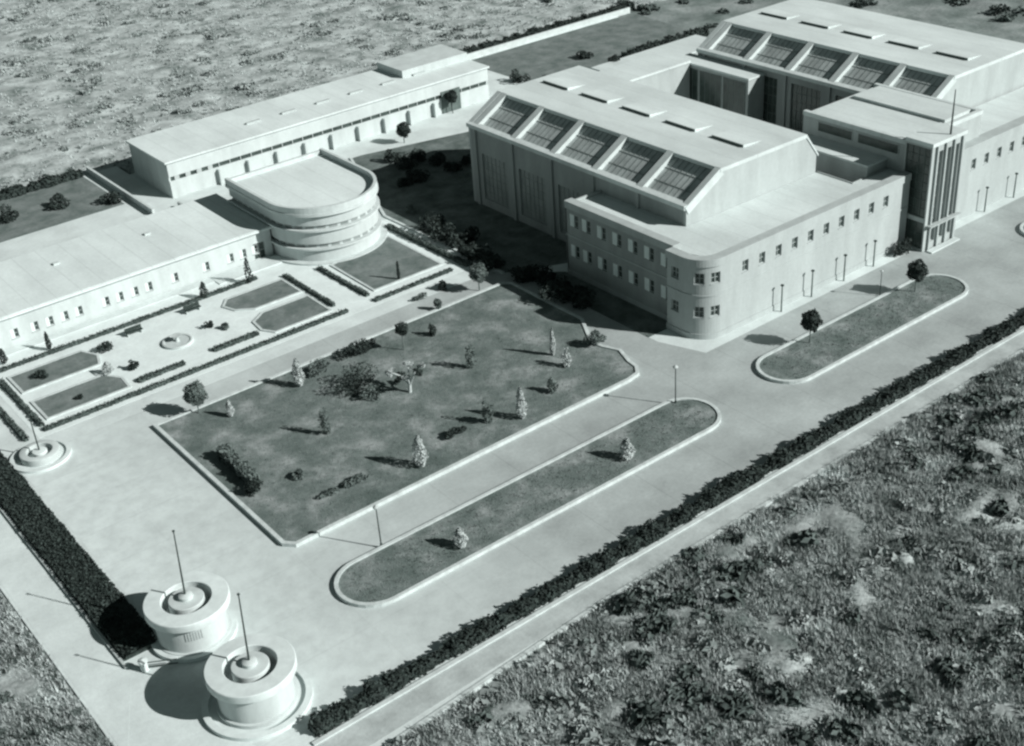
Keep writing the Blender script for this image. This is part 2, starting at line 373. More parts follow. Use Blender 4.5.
# big lawn with its raised kerb
L1 = [(40.2, 121.6), (40.2, 93.4), (40.9, 92.6)] + [(83.8, 92.9), (85.4, 93.2), (86.2, 94.2), (86.4, 95.6)] + [(87.4, 98.2), (86.6, 100.2), (86.2, 102.0), (87.2, 103.6), (89.3, 107.2), (89.3, 121.0), (88.6, 121.7)]
p = MB(); p.prism(L1, -0.05, 0.27); struct('lawn', p, M['lawn'])
k = MB(); k.ribbon(L1, 0.42, 0.0, -0.05, 0.40, closed=True); struct('kerb', k, M['kerb'])
for (x0, x1, y0, y1) in ((40.2, 86.4, 79.6, 86.1), (95.4, 129.2, 79.3, 85.5), (146.4, 182, 79.3, 85.5)):
    st = stadium(x0, x1, y0, y1)
    p = MB(); p.prism(st, -0.05, 0.24); struct('lawn', p, M['lawn'])
    k = MB(); k.ribbon(st, 0.38, 0.0, -0.05, 0.36, closed=True); struct('kerb', k, M['kerb'])
# garden terrace
p = MB(); p.prism([(29.4, 129.0), (90.2, 129.0), (90.2, 151), (29.4, 151)], -0.02, 0.016); struct('terrace', p, M['terrace'])
gl = [[(31.8, 140.2), (41.0, 140.2), (41.7, 142.4), (40.6, 144.8), (31.8, 144.8)],
      [(31.8, 132.4), (41.4, 132.4), (41.6, 134.9), (40.2, 137.1), (31.8, 137.1)],
      [(62.0, 139.5), (68.6, 139.5), (68.6, 144.4), (60.6, 144.4), (59.4, 142.9), (60.0, 141.0)],
      [(60.8, 132.0), (68.6, 132.0), (68.6, 137.6), (62.2, 137.6), (60.2, 136.2), (59.9, 133.6)],
      [(76.0, 132.8), (86.5, 132.8), (86.5, 145.5), (76.0, 143.2)]]
for q in gl:
    p = MB(); p.prism(q, 0.0, 0.11); struct('lawn', p, M['lawn2'])
    k = MB(); k.ribbon(q, 0.32, 0.0, 0.0, 0.16, closed=True); struct('kerb', k, M['kerb'])
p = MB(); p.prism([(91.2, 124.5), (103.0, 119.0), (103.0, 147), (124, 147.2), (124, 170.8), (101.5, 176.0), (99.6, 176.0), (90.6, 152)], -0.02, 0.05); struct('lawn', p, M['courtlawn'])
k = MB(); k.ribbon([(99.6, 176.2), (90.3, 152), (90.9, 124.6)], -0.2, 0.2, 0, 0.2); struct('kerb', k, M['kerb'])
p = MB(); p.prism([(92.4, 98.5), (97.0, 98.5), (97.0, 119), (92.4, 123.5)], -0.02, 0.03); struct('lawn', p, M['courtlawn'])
p = MB(); p.prism([(143.5, 181), (186, 180), (187.5, 203.8), (143.2, 203.8)], -0.02, 0.05); struct('lawn', p, M['lawn2'])
p = MB(); p.prism([(-30, 186.2), (64.6, 186.2), (64.6, 202.6), (-30, 202.6)], -0.02, 0.05); struct('lawn', p, M['lawn2'])

# rough land outside the fence line
def rough_land(x0, x1, y0, y1, step, amp, m, keep, base=-0.12, sc=6.0):
    nx, ny = int((x1 - x0) / step), int((y1 - y0) / step); vs = []; fs = []
    for j in range(ny + 1):
        for i in range(nx + 1):
            x = x0 + (x1 - x0) * i / nx; y = y0 + (y1 - y0) * j / ny
            h = noise.fractal((x / sc, y / sc, 1.3), 0.9, 2.1, 5) * amp
            e = keep(x, y); vs.append((x, y, base + (abs(h) * 0.9 + h * .35) * min(1, max(0, e / 2.5)) + min(0.0, e * 0.1)))
    for j in range(ny):
        for i in range(nx):
            a = j * (nx + 1) + i
            if keep(x0 + (x1 - x0) * (i + .5) / nx, y0 + (y1 - y0) * (j + .5) / ny) > -1.0:
                fs.append((a, a + 1, a + nx + 2, a + nx + 1))
    mb = MB(); mb.v = vs; mb.f = fs
    o = mb.build('terrain', m, smooth=True); return tag(o, kind='structure')
def edgeS(x): return 64.9 + (min(57, max(34, x)) - 34) / 23 * 1.6
kS = lambda x, y: (edgeS(x) + 0.35 * noise.noise((x * .35, 2.2, 0)) + 0.25 * noise.noise((x * 1.1, 5.2, 0))) - y if x > 16.8 else 16.9 - x
kW = lambda x, y: 16.9 + .3 * noise.noise((y * .5, 1, 0)) - x
kN = lambda x, y: y - (203.6 if x < 70.5 else 197.8 if x < 134 else 206.2)
kE = lambda x, y: x - 184.2
rough_land(16.9, 190, 10, 67, 0.5, 0.55, M['field'], kS)
rough_land(-20, 17.6, 50, 128, 0.6, 0.5, M['field'], kW)
rough_land(-80, 330, 197, 420, 1.3, 0.5, M['farfield'], kN, sc=9)
rough_land(183.5, 420, 97.5, 206, 1.6, 0.8, M['eastfield'], kE, sc=9)

# ------------------------------------------------------------------ factory: front block
fb = thing('factory_building', 'white two storey factory block with rounded corner, shaded west wall and rows of small windows', 'building', (115, 98, 0))
pf = Path([(97.0, 118.5), (97.0, 99.4), (95.6, 98.6)] + arc(98.9, 96.1, 3.3, 180, 270, 14) + [(133.0, 92.8)])
ops = []; blinds = []
for k in range(7):
    y = 118.0 - 2.87 * k if k else 118.0 - 0.15
    for zc in (7.85, 3.6):
        u = pf.near(97.0, 118.3 - 0.0 - 2.85 * k - 0.9 if k else 116.9); ops.append((u - .85, u + .85, zc - .85, zc + .85)); blinds.append(.5)
a0 = pf.near(98.9 - 3.3 * math.cos(R_(38)), 96.1 - 3.3 * math.sin(R_(38))); a1 = pf.near(98.9 - 3.3 * math.cos(R_(72)), 96.1 - 3.3 * math.sin(R_(72)))
for u in (pf.near(95.6, 97.3), a0, a1):
    for zc in (7.85, 3.55): ops.append((u - .6, u + .6, zc - .7, zc + .7)); blinds.append(0)
fr = []
for k in range(10):
    u = pf.near(102.6 + (128.3 - 102.6) * k / 9, 92.8); ops.append((u - .5, u + .5, 7.05, 8.55)); blinds.append(0); fr.append(u)
uc = pf.u[2]; pside = Path([tuple(q) for q in pf.p[:3]]); pfront = Path([tuple(q) for q in pf.p[2:]])
wall_openings(pside, [o for o in ops if o[0] < uc], 0.0, 10.0).build('side_wall', M['shadewall'], fb)
wall_openings(pfront, [(o[0] - uc, o[1] - uc, o[2], o[3]) for o in ops if o[0] >= uc], 0.0, 10.0).build('wall', M['wall'], fb)
for o, b in zip(ops, blinds):
    window(pf, o, fb, blind=b, sill=(b == 0))
pc = [pf.at(u) for u in pf.u]
c_ = MB(); c_.ribbon([(97.0, 118.5), (97.0, 98.9)], 0.14, -1.1, 9.35, 10.3); c_.build('parapet', M['wall'], fb)
c_ = MB(); c_.ribbon([(95.6, 98.75)] + pc[3:], 0.14, -1.1, 9.36, 10.31); c_.build('parapet', M['wall'], fb)
c_ = MB(); c_.ribbon(pc, 0.07, -0.05, 5.55, 5.75); c_.build('cornice', M['wall'], fb)
c_ = MB(); c_.ribbon(pc, 0.10, -0.02, 0.0, 0.7); c_.build('plinth', M['wall'], fb)
r_ = MB(); r_.prism([(97.6, 118.2), (97.6, 98), (99.2, 93.6), (133.9, 93.4), (133.9, 96.9), (126.7, 96.9), (126.7, 102.85), (103.0, 102.85), (103.0, 118.2)], 9.2, 9.5); r_.build('roof', M['roof'], fb)
r_ = MB(); r_.ribbon([(133.9, 97.0), (126.8, 97.0), (126.8, 102.8)], 0.0, .15, 3.8, 9.62); r_.build('light_well', M['wall'], fb)
r_ = MB(); r_.box(126.9, 129.95, 97.1, 112, 3.6, 3.9); r_.build('light_well_floor', M['shadewall'], fb)
r_ = MB(); r_.box(97.0, 103.0, 118.3, 118.55, 0, 9.9); r_.build('wall', M['wall'], fb)

# ------------------------------------------------------------------ the two skylit halls
GD = -0.48
YR = [102.9, 111.35, 119.85, 128.35, 136.85, 145.4]
def hall(x0, label, xw, yN=147.0):
    t = thing('factory_hall', label, 'building', (x0 + 13, 125, 0))
    xa, xb, xc, xd = x0, x0 + 5.8, x0 + xw, x0 + xw + 2.2; ze, zr = 12.0, 15.3; yS = 102.9
    ln = math.hypot(xb - xa, zr - ze); nx_, nz_ = -(zr - ze) / ln, (xb - xa) / ln
    sl_ = lambda s, d=0.0: (xa + (xb - xa) * s + d * nx_, ze + (zr - ze) * s + d * nz_)    # point on the west slope, d = out of the slope
    wl = MB(); w2_ = MB()
    wl.xz_prism([(xa, 0), (xd, 0), (xd, ze), (xc, zr), (xb, zr), (xa, ze)], yS, yS + .4)
    w2_.xz_prism([(xa, 0), (xd, 0), (xd, ze), (xc, zr), (xb, zr), (xa, ze)], yN - .4, yN); w2_.build('end_wall', M['wall'], t)
    wl.build('end_wall', M['wall'], t)
    pw = Path([(xa, yN - .4), (xa, yS + .4)]); op = []
    for a, b in zip(YR, YR[1:]):
        u0, u1 = pw.near(xa, b - 1.2), pw.near(xa, a + 1.6); op.append((u0, u1, 1.2 if x0 < 120 else 2.0, 8.2))
    if x0 < 120: op = [o for o in op if o[1] < pw.near(xa, 118.8)]
    else: op = [(a, b, 2.0, 10.6) for a, b, c, d in op]  # court side: dark glazing added to deepen the shade on this wall
    wall_openings(pw, op, 0, 11.7, .3).build('wall', M['shadewall'], t)
    for o in op: window(pw, o, t, nv=5, nh=5, sill=False, glass='wallglass' if x0 < 120 else 'glass', fr='shadewall' if x0 < 120 else 'greyframe')
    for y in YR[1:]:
        pl = MB(); pl.box(xa - .28, xa + .02, y - .3, y + .3, 0, 11.65); pl.build('pilaster', M['shadewall'], t)
    e = MB(); e.box(xd - .2, xd - .003, yS + .4, yN - .4, 0, ze); e.build('wall', M['wall'], t)
    rf = MB(); rf.xz_prism([(xb - .15, zr - .45), (xc, zr - .45), (xc, zr + .06), (xb - .15, zr + .06)], yS - .15, yN + .15)
    rf.xz_prism([(xc, zr - .4), (xd + .3, ze - .3), (xd + .3, ze), (xc, zr + .02)], yS - .12, yN + .12)
    rf.build('roof', M['roof'], t)
    sill = MB(); sill.xz_prism([(xa - .35, ze - .35), (xa + .8, ze - .35), (xa + .6, ze + .36), (xa - .35, ze + .22)], yS + .0, yN); sill.build('eave', M['coping'], t)
    for y in YR + [yN - .3]:
        w2 = .55 if y > YR[0] else .75
        q = [sl_(-.03, .16), sl_(-.03, -1.0), sl_(1.0, -1.0), sl_(1.0, .12)]
        rb = MB(); rb.xz_prism(q, max(yS - .1, y - w2), min(yN + .1, y + w2)); rb.build('rib', M['coping'], t)
    for a, b in zip(YR, YR[1:]):
        s0, s1 = sl_(0.05, GD), sl_(0.99, GD); y0, y1 = a + .45, b - .45
        gq = MB(); gq.quad((s0[0], y1, s0[1]), (s0[0], y0, s0[1]), (s1[0], y0, s1[1]), (s1[0], y1, s1[1])); go = gq.build('skylight', M['skyglass'], t)
        mu = MB()
        for i in range(1, 8):
            y = y0 + (y1 - y0) * i / 8; q = [sl_(.05, GD + .005), sl_(.99, GD + .005), sl_(.99, GD + .05), sl_(.05, GD + .05)]; mu.xz_prism(q, y - .03, y + .03)
        for s in (.36, .68):
            q = [sl_(s - .006, GD + .005), sl_(s + .006, GD + .005), sl_(s + .006, GD + .055), sl_(s - .006, GD + .055)]; mu.xz_prism(q, y0, y1)
        mu.build('glazing_bar', M['greyframe'], go)
        v = MB(); xv = x0 + 12.6; v.xz_prism([(xv, zr + .06), (xv + 3.4, zr + .06), (xv + .2, zr + .42), (xv, zr + .42)], a + 2.6, b - .4); vo = v.build('roof_vent', M['roof'], t)
        v = MB(); v.box(xv - .06, xv - .004, a + 2.7, b - .5, zr + .08, zr + .38); v.build('shade_strip', M['dark'], vo)  # dark strip painting the shade on the vent's west face
    return t
hall(103.0, 'nearer white factory hall with five sloping skylights rising behind the rounded front block', 21.4)
hall(149.6, 'farther white factory hall with five sloping skylights behind the entrance tower', 24.6)

# ------------------------------------------------------------------ wings between the halls
t = thing('connecting_block', 'white flat roofed block between the two halls, behind the tall entrance tower', 'building', (142, 103, 0))
b_ = MB(); b_.box(134, 149.4, 94.2, 111.5, 0, 13.3); b_.build('wall', M['wall'], t)
b_ = MB(); b_.ribbon([(134, 111.5), (134, 94.2), (149.4, 94.2), (149.4, 111.5)], .12, -.5, 13.4, 14.0); b_.build('parapet', M['coping'], t)
b_ = MB(); b_.box(134.03, 149.3, 94.3, 111.4, 13.28, 13.55); b_.build('roof', M['roof'], t)
b_ = MB(); b_.box(143.2, 149.2, 95.5, 110.5, 13.5, 13.95); b_.build('rooflight', M['roof'], t)
pw = Path([(134, 111.5), (134, 94.2)])
for (ya, yb) in ((103.0, 108.9), (95.6, 102.2)):
    fo = MB(); bar(fo, pw, pw.near(134, yb), pw.near(134, ya), 11.7, 13.1, .01, .09); f = fo.build('window', M['frame'], t)
    q = MB(); bar(q, pw, pw.near(134, yb) + .12, pw.near(134, ya) - .12, 11.8, 13.0, .092, .11); q.build('pane', M['glass'], f)
b_ = MB(); b_.box(130.0, 133.98, 97.3, 111.3, 0, 10.7); b_.build('ledge', M['wall'], t)
b_ = MB(); b_.box(129.9, 133.98, 97.2, 111.4, 10.7, 10.95); b_.build('ledge_roof', M['roof'], t)
t = thing('side_aisle', 'low white flat roofed aisle against the west wall of the farther hall', 'building', (147.8, 140, 0))
b_ = MB(); b_.box(145.9, 149.5, 132.5, 148.5, 0, 10.8); b_.build('wall', M['wall'], t)
pw = Path([(145.9, 148.5), (145.9, 132.5)])
for k in range(3):
    fo = MB(); bar(fo, pw, .5 + 5.1 * k, 5.3 + 5.1 * k, 3.0, 10.3, .005, .06); f = fo.build('window', M['greyframe'], t)  # dark glazing added to make the shaded court wall darker
    for c in range(4):
        q = MB(); bar(q, pw, .6 + 5.1 * k + 1.16 * c, 1.68 + 5.1 * k + 1.16 * c, 3.1, 10.2, .062, .08); q.build('pane', M['glass'], f)
b_ = MB(); b_.box(145.7, 149.5, 132.3, 148.6, 10.8, 11.1); b_.build('roof', M['roof'], t)
t = thing('link_wing', 'white flat roofed link wing joining the far ends of the two halls', 'building', (139, 147, 0))
b_ = MB(); b_.box(129.7, 145.6, 144.8, 151.5, 0, 11.2); b_.build('wall', M['wall'], t)
b_ = MB(); b_.box(129.6, 145.6, 144.6, 151.7, 11.2, 11.6); b_.build('roof', M['roof'], t)
t = thing('storage_shed', 'low white shed with long flat roof beside the back lawn', 'shed', (163, 170, 0))
b_ = MB(); b_.box(150, 176, 166.5, 173.5, 0, 3.2); b_.build('wall', M['wall'], t)
b_ = MB(); b_.box(149.7, 176.3, 166.2, 173.8, 3.2, 3.5); b_.build('roof', M['roof'], t)

# ------------------------------------------------------------------ entrance tower
t = thing('entrance_tower', 'tall white entrance tower with dark vertical window slots and a roof mast', 'tower', (136.5, 92, 0))
pt = Path([(133.2, 94.2), (133.2, 90.1), (140.0, 90.1), (140.0, 94.2)])
so_ = [(pt.near(x, 90.1) - .48, pt.near(x, 90.1) + .48, 1.0, 13.4) for x in (135.0, 136.7, 138.4)]
wo_ = (pt.near(133.2, 92.15) - 1.85, pt.near(133.2, 92.15) + 1.85, 0.3, 4.0)
wo2 = (pt.near(133.2, 92.15) - 1.85, pt.near(133.2, 92.15) + 1.85, 4.6, 14.0)  # west glazing enlarged to darken the tower's shaded face
wall_openings(pt, so_ + [wo_, wo2], 0, 14.3, .4).build('wall', M['wall'], t)
for o in so_: window(pt, o, t, .4, nv=0, nh=7, sill=False)
window(pt, wo_, t, .25, nv=2, nh=1, sill=False, fr='greymetal'); window(pt, wo2, t, .25, nv=3, nh=7, sill=False, fr='greymetal')
b_ = MB(); b_.box(133.05, 140.15, 89.95, 94.1, 14.3, 14.8); b_.build('roof', M['roof'], t)
b_ = MB()
for x in (134.1, 135.85, 137.55, 139.3): b_.box(x - .14, x + .14, 89.8, 90.08, 0.0, 14.28)
b_.build('fin', M['wall'], t)
b_ = MB(); b_.box(133.4, 139.8, 89.3, 90.0, 3.5, 3.66); b_.build('canopy', M['wall'], t)
b_ = MB(); b_.tube((137.4, 90.6, 14.8), (137.4, 90.6, 20.6), .13, .06); b_.build('mast', M['darkmetal'], t)
b_ = MB(); b_.box(133.6, 139.6, 88.9, 89.75, 0, .18); b_.build('step', M['pave'], t)

# ------------------------------------------------------------------ right wing
t = thing('factory_wing', 'white two storey factory wing to the right of the entrance tower', 'building', (160, 98, 0))
pr_ = Path([(140.2, 92.8), (186, 92.8)]); op = []
for k in range(13): u = 6.6 + 2.9 * k; op.append((u - .5, u + .5, 6.7, 8.2))
wall_openings(pr_, op, 0, 9.9).build('wall', M['wall'], t)
for o in op:
    if o[2] > 5: window(pr_, o, t)
    else:
        d = MB(); bar(d, pr_, o[0], o[1], o[2], o[3], -.34, -.2); d.build('door', M['frame'], t)
b_ = MB(); b_.ribbon([(140.2, 92.8), (186, 92.8)], .14, -1.6, 9.35, 10.3); b_.build('parapet', M['wall'], t)
b_ = MB(); b_.prism([(149.5, 94.0), (186, 94.0), (186, 102.5), (149.5, 102.5)], 9.2, 9.5); b_.build('roof', M['roof'], t)
b_ = MB(); b_.box(185.7, 186, 92.9, 102.5, 0, 9.3); b_.build('wall', M['wall'], t)

# ------------------------------------------------------------------ west office building
t = thing('office_building', 'long low white building with wide flat roof and small windows facing the garden', 'building', (45, 160, 0))
po = Path([(-12, 152.4), (72.0, 152.4)]); op = []
for px, py in [(35, 327), (50, 322), (65, 317), (79, 311), (106, 302), (120, 297), (135, 292), (149, 287), (175, 278), (206, 266), (230, 256), (243, 253), (255, 249), (15, 334)]:
    d = AX @ np.array([px - 512.0, py - 373.0, FPX]); x = d[0] * 152.4 / d[1]; u = po.near(x, 152.4); op.append((u - .48, u + .48, 1.05, 2.3))
op.append((po.near(70.0, 152.4) - .9, po.near(70.0, 152.4) + .9, 0.1, 2.5))
wall_openings(po, op, 0, 4.1).build('wall', M['white'], t)
for o in op[:-1]: window(po, o, t, .25, blind=.45)
window(po, op[-1], t, .25, sill=False)
b_ = MB(); b_.box(-12, -11.7, 152.6, 168.4, 0, 4.1); b_.box(-12, 72, 168.2, 168.4, 0, 4.1); b_.box(71.7, 72, 152.5, 168.1, 0, 4.1); b_.build('wall', M['white'], t)
b_ = MB(); b_.box(-12.3, 72.3, 151.9, 168.8, 4.1, 4.4); b_.xz_prism([(-12.2, 4.4), (72.2, 4.4), (72.2, 4.46), (-12.2, 4.46)], 152.1, 168.6); b_.build('roof', M['officeroof'], t)
b_ = MB()
for x in (30.5, 45, 58): b_.box(x, x + .8, 162, 162.6, 4.46, 4.7)
b_.build('roof_vent', M['white'], t)
b_ = MB(); b_.box(62.0, 71.8, 149.2, 152.2, 0, .14); b_.box(20, 62, 150.6, 152.2, 0, .10); b_.build('step', M['pave'], t)

# ------------------------------------------------------------------ round fronted building
t = thing('round_building', 'white three tier building with a rounded front and banded walls beside the garden lawn', 'building', (80, 155, 0))
U = lambda r: [(80 - r, 164)] + arc(80, 151.5, r, 180, 360, 40) + [(80 + r, 164)]
for r, z0, z1, nm, m in ((7.75, 0, 2.05, 'wall', 'white'), (7.45, 2.05, 2.75, 'window_band', 'white'), (7.75, 2.75, 4.75, 'wall', 'white'), (7.45, 4.75, 5.45, 'window_band', 'white'), (7.75, 5.45, 7.1, 'wall', 'white')):
    b_ = MB(); b_.prism(U(r), z0, z1, bottom=False); wo = b_.build(nm, M[m], t, smooth=True)
    if nm == 'window_band':
        pu = Path(U(r)); L = pu.u[-1]
        for k in range(30):
            u = L * (k + .5) / 30; q = MB(); bar(q, pu, u - .55, u + .55, z0 + .12, z1 - .08, -.02, .04); q.build('pane', M['stripglass'], wo)
for r, z0, z1 in ((8.15, 1.95, 2.2), (8.15, 4.65, 4.9), (8.2, 6.9, 7.3)):
    b_ = MB(); b_.prism(U(r), z0, z1); b_.build('ledge', M['coping'], t, smooth=True)
b_ = MB(); b_.prism(U(7.9), 7.3, 7.42); b_.build('roof', M['officeroof'], t)
b_ = MB(); b_.ribbon(U(8.1), 0, -.45, 7.31, 8.2); b_.box(71.95, 88.05, 163.6, 164.05, 7.35, 8.0); b_.build('parapet', M['coping'], t)
b_ = MB(); b_.prism([(x + 0, y) for x, y in arc(80, 151.5, 8.7, 180, 360, 40)], 0, .25); b_.build('plinth', M['coping'], t)

# ------------------------------------------------------------------ long northern shed
t = thing('long_shed', 'long narrow white shed with dark shaded end wall and a clerestory strip along its side', 'building', (101, 190, 0))
b_ = MB(); b_.box(71, 71.3, 182.6, 196.4, 0, 5.75); b_.build('end_wall', M['white'], t)
b_ = MB(); b_.box(71.05, 133, 182.5, 182.8, 0, 2.75); b_.box(71.05, 133, 182.5, 182.8, 3.45, 5.7); b_.box(71.3, 133, 196.2, 196.5, 0, 5.7); b_.box(132.7, 133, 182.8, 196.2, 0, 5.7); b_.build('wall', M['white'], t)
b_ = MB(); b_.box(71.3, 132.7, 182.72, 182.9, 2.75, 3.45); cw = b_.build('window_strip', M['glass'], t)
b_ = MB()
for k in range(32):
    x = 72 + k * 1.9
    b_.box(x - .06, x + .06 + (0.7 if k < 4 else 0), 182.55, 182.72, 2.75, 3.45)
b_.build('mullion', M['frame'], cw)
b_ = MB(); b_.xz_prism([(70.7, 5.7), (133.3, 5.7), (133.3, 6.0), (70.7, 6.0)], 182.2, 196.8); b_.build('roof', M['officeroof'], t)
for k in range(6):
    x = 88 + 6.6 * k; b_ = MB(); b_.box(x, x + 2.6, 188.0, 188.5, 6.0, 6.28); b_.build('roof_vent', M['frame'], t)
b_ = MB(); b_.box(119, 133.1, 188.5, 196.6, 6.0, 7.3); b_.build('upper_storey', M['white'], t)
b_ = MB(); b_.box(122.6, 126.6, 182.3, 182.49, .05, 3.9); dd = b_.build('door', M['dark'], t)
b_ = MB(); b_.box(124.5, 124.6, 182.2, 182.3, .05, 3.9); b_.build('handle', M['darkmetal'], dd)
for k in range(9):
    b_ = MB(); x = 79 + 5.2 * k; b_.box(x, x + .3, 181.7, 182.48, 0, 2.5); b_.build('buttress', M['white'], t)

# low boundary walls
t = MB(); t.ribbon([(66.0, 204), (66.0, 178.5)], .2, -.2, 0, 1.0); tag(t.build('garden_wall', M['coping']), 'low white wall running from the back lawn to the gap before the dark shed end', 'wall')
t = MB(); t.box(70.0, 70.35, 169.2, 178.6, 0, .9); tag(t.build('garden_wall', M['wall']), 'short white wall between the office building roof and the long shed', 'wall')
t = MB(); t.box(143, 187.5, 204.3, 204.7, 0, 1.2); tag(t.build('garden_wall', M['coping']), 'long thin white wall along the far edge of the back lawn', 'wall')

# ------------------------------------------------------------------ gate drums with flag poles
def gate_drum(x, y, label, tall=True, lean=(0.0, 0.0), rb=4.5, grille=False):
    t = thing('gate_drum', label, 'gate pavilion', (x, y, 0), 'stepped drums with poles at the entrance')
    t['_local'] = 1
    if tall:
        b = MB(); b.lathe([(rb, 0), (rb, .36), (rb - .55, .38), (rb - .55, .04)], n=72); b.lathe([(rb - .5, .10), (2.9, .10)], n=72); b.build('base', M['render'], t, True)
        b = MB(); b.lathe([(3.3, 0), (3.3, .45), (3.08, .5), (3.08, 3.3)], n=72); b.build('drum', M['white'], t, True)
        b = MB(); b.lathe([(3.0, 3.15), (3.66, 3.2), (3.68, 3.26), (3.68, 3.88), (3.62, 3.95), (2.22, 4.0), (2.16, 3.95), (2.16, 2.5), (1.3, 2.5)], n=72); b.build('roof', M['render'], t, True)
        b = MB(); b.lathe([(1.55, 2.45), (1.55, 3.88), (1.49, 3.95), (0.62, 3.99), (.62, 4.3), (.56, 4.36), (0, 4.42)], n=48); b.build('pedestal', M['white'], t, True)
        z0, h = 4.4, 6.4
        g_ = MB()
        for k in range(7 if grille else 0):
            a = R_(238 + 4.2 * k); ca, sa = math.cos(a), math.sin(a); c1 = Vector((ca, sa, 0)); s1 = Vector((-sa, ca, 0))
            p0 = c1 * 3.03 - s1 * .05; vs = []
            for zz in (1.75, 2.65):
                for q in (p0, p0 + s1 * .1, p0 + s1 * .1 + c1 * .1, p0 + c1 * .1): vs.append((q.x, q.y, zz))
            g_.add(vs, [(3, 2, 1, 0), (4, 5, 6, 7), (0, 1, 5, 4), (1, 2, 6, 5), (2, 3, 7, 6), (3, 0, 4, 7)])
        if grille: g_.build('window_grille', M['frame'], t)
    else:
        b = MB(); b.lathe([(3.2, 0), (3.2, .3), (2.7, .32), (2.7, .08), (1.9, .08)], n=64); b.build('base', M['render'], t, True)
        b = MB(); b.lathe([(2.1, 0), (2.1, .85), (2.02, .9), (1.4, .9), (1.36, .86), (1.36, .2), (.7, .2)], n=64); b.build('drum', M['white'], t, True)
        b = MB(); b.lathe([(.8, .1), (.8, .8), (.74, .86), (0, .92)], n=40); b.build('pedestal', M['render'], t, True)
        z0, h = .85, 5.4
    b = MB(); b.tube((0, 0, z0), (lean[0], lean[1], z0 + h), .085, .05, 10); b.lathe([(0, z0 + h - .02), (.12, z0 + h + .04), (.12, z0 + h + .14), (0, z0 + h + .2)], lean[0], lean[1], 10)
    b.build('flag_pole', M['darkmetal'], t)
    return t
gate_drum(28.1, 76.7, 'large round white gate drum with pole nearest the bottom edge, casting a big round shadow', lean=(.35, .1))
gate_drum(27.9, 87.8, 'round white gate drum with pole between the dark hedge end and the open drive', lean=(.35, .1), rb=3.75, grille=True)
gate_drum(28.2, 125.2, 'small low white ring with pole at the far left end of the drive', False)
t = thing('gate_post', 'small white gate post at the end of the wide dark hedge', 'post', (22.6, 86.4, 0)); t['_local'] = 1
b = MB(); b.lathe([(.32, 0), (.32, .9), (.42, .95), (.42, 1.1), (0, 1.25)], n=20); b.build('post', M['render'], t, True)
b = MB(); b.tube((.3, -.2, .8), (2.4, -1.5, .8), .05); b.tube((.3, -.2, .35), (2.4, -1.5, .35), .05); b.build('rail', M['darkmetal'], t)

# ------------------------------------------------------------------ lamp posts
lamp = thing('lamp_post', 'slim grey lamp post standing on the near kerb of the long front island', 'lamp post', (46.7, 86.6, 0), 'lamp posts along the road'); lamp['_local'] = 1
b = MB(); b.tube((0, 0, 0), (0, 0, .5), .14, .11); b.tube((0, 0, .5), (0, 0, 4.6), .07, .05); b.build('pole', M['darkmetal'], lamp)
b = MB(); b.lathe([(.05, 4.55), (.26, 4.62), (.30, 4.72), (.12, 4.9), (0, 4.95)], n=16); b.build('lamp_head', M['frame'], lamp, True)
copy_tree(lamp, (84.2, 85.6, 0), label='slim grey lamp post at the right end of the long front island')
copy_tree(lamp, (119.6, 86.2, 0), sc=.72, label='slim grey lamp post beside the right half of the far island')
fp = None
for i, x in enumerate((108.2, 113.7, 119.8, 125.6, 149.4, 156.2)):
    lab = ['first short post from the rounded corner along the white front wall', 'second short post from the rounded corner along the white front wall', 'third short post from the rounded corner along the white front wall',
           'short post next to the dark shrub at the foot of the tower', 'short post in front of the wing just right of the tower', 'short post in front of the wing near the right edge'][i]
    if fp is None:
        fp = thing('wall_post', lab, 'post', (x, 91.9, 0), 'short posts before the factory front'); fp['_local'] = 1
        b = MB(); b.tube((0, 0, 0), (0, 0, 3.5), .10, .08); b.build('pole', M['greymetal'], fp)
        b = MB(); b.lathe([(.06, 3.45), (.22, 3.5), (.22, 3.62), (0, 3.75)], n=14); b.build('lamp_head', M['darkmetal'], fp, True)
    else: copy_tree(fp, (x, 91.9, 0), label=lab)

# ------------------------------------------------------------------ hedges
hedge('front_hedge', 'long dark bushy hedge between the front road and the outer walkway', 'hedge', [(29.6, 70.5), (150, 70.5)], 1.25, .95, leaf=.19, dens=46, lump=.24, step=1.3)
hedge('side_hedge', 'wide dark clipped hedge along the left side of the entrance drive', 'hedge', [(23.4, 132), (23.4, 88.6)], 3.3, .6, leaf=.16, dens=46, lump=.05, step=1.8)
hedge('garden_hedge', 'low grey hedge along the front edge of the terrace, facing the big lawn', 'hedge', [(30.4, 130.1), (70.2, 130.1)], .62, .42, m='greyhedge', leaf=.12, dens=60, lump=.05)
hedge('garden_hedge', 'low grey hedge along the foot of the long office building', 'hedge', [(27, 147.2), (66.5, 147.2)], .62, .42, m='greyhedge', leaf=.12, dens=60, lump=.05)
hedge('garden_hedge', 'low grey hedge on the left end of the terrace lawns', 'hedge', [(30.6, 131.2), (30.6, 144.6)], .55, .42, m='greyhedge', leaf=.12, dens=60, lump=.05)
hedge('garden_hedge', 'low grey hedge at the far left edge, before the low white ring', 'hedge', [(28.2, 129.4), (28.2, 139.5)], .55, .42, m='greyhedge', leaf=.12, dens=60, lump=.05)
hedge('garden_hedge', 'low hedge on the left side of the path leading to the round building', 'hedge', [(69.7, 132.6), (69.6, 145.2)], .55, .42, m='greyhedge', leaf=.12, dens=60, lump=.05)
hedge('garden_hedge', 'low hedge on the right side of the path leading to the round building', 'hedge', [(74.4, 131.9), (74.1, 143.8)], .6, .42, m='greyhedge', leaf=.12, dens=60, lump=.05)
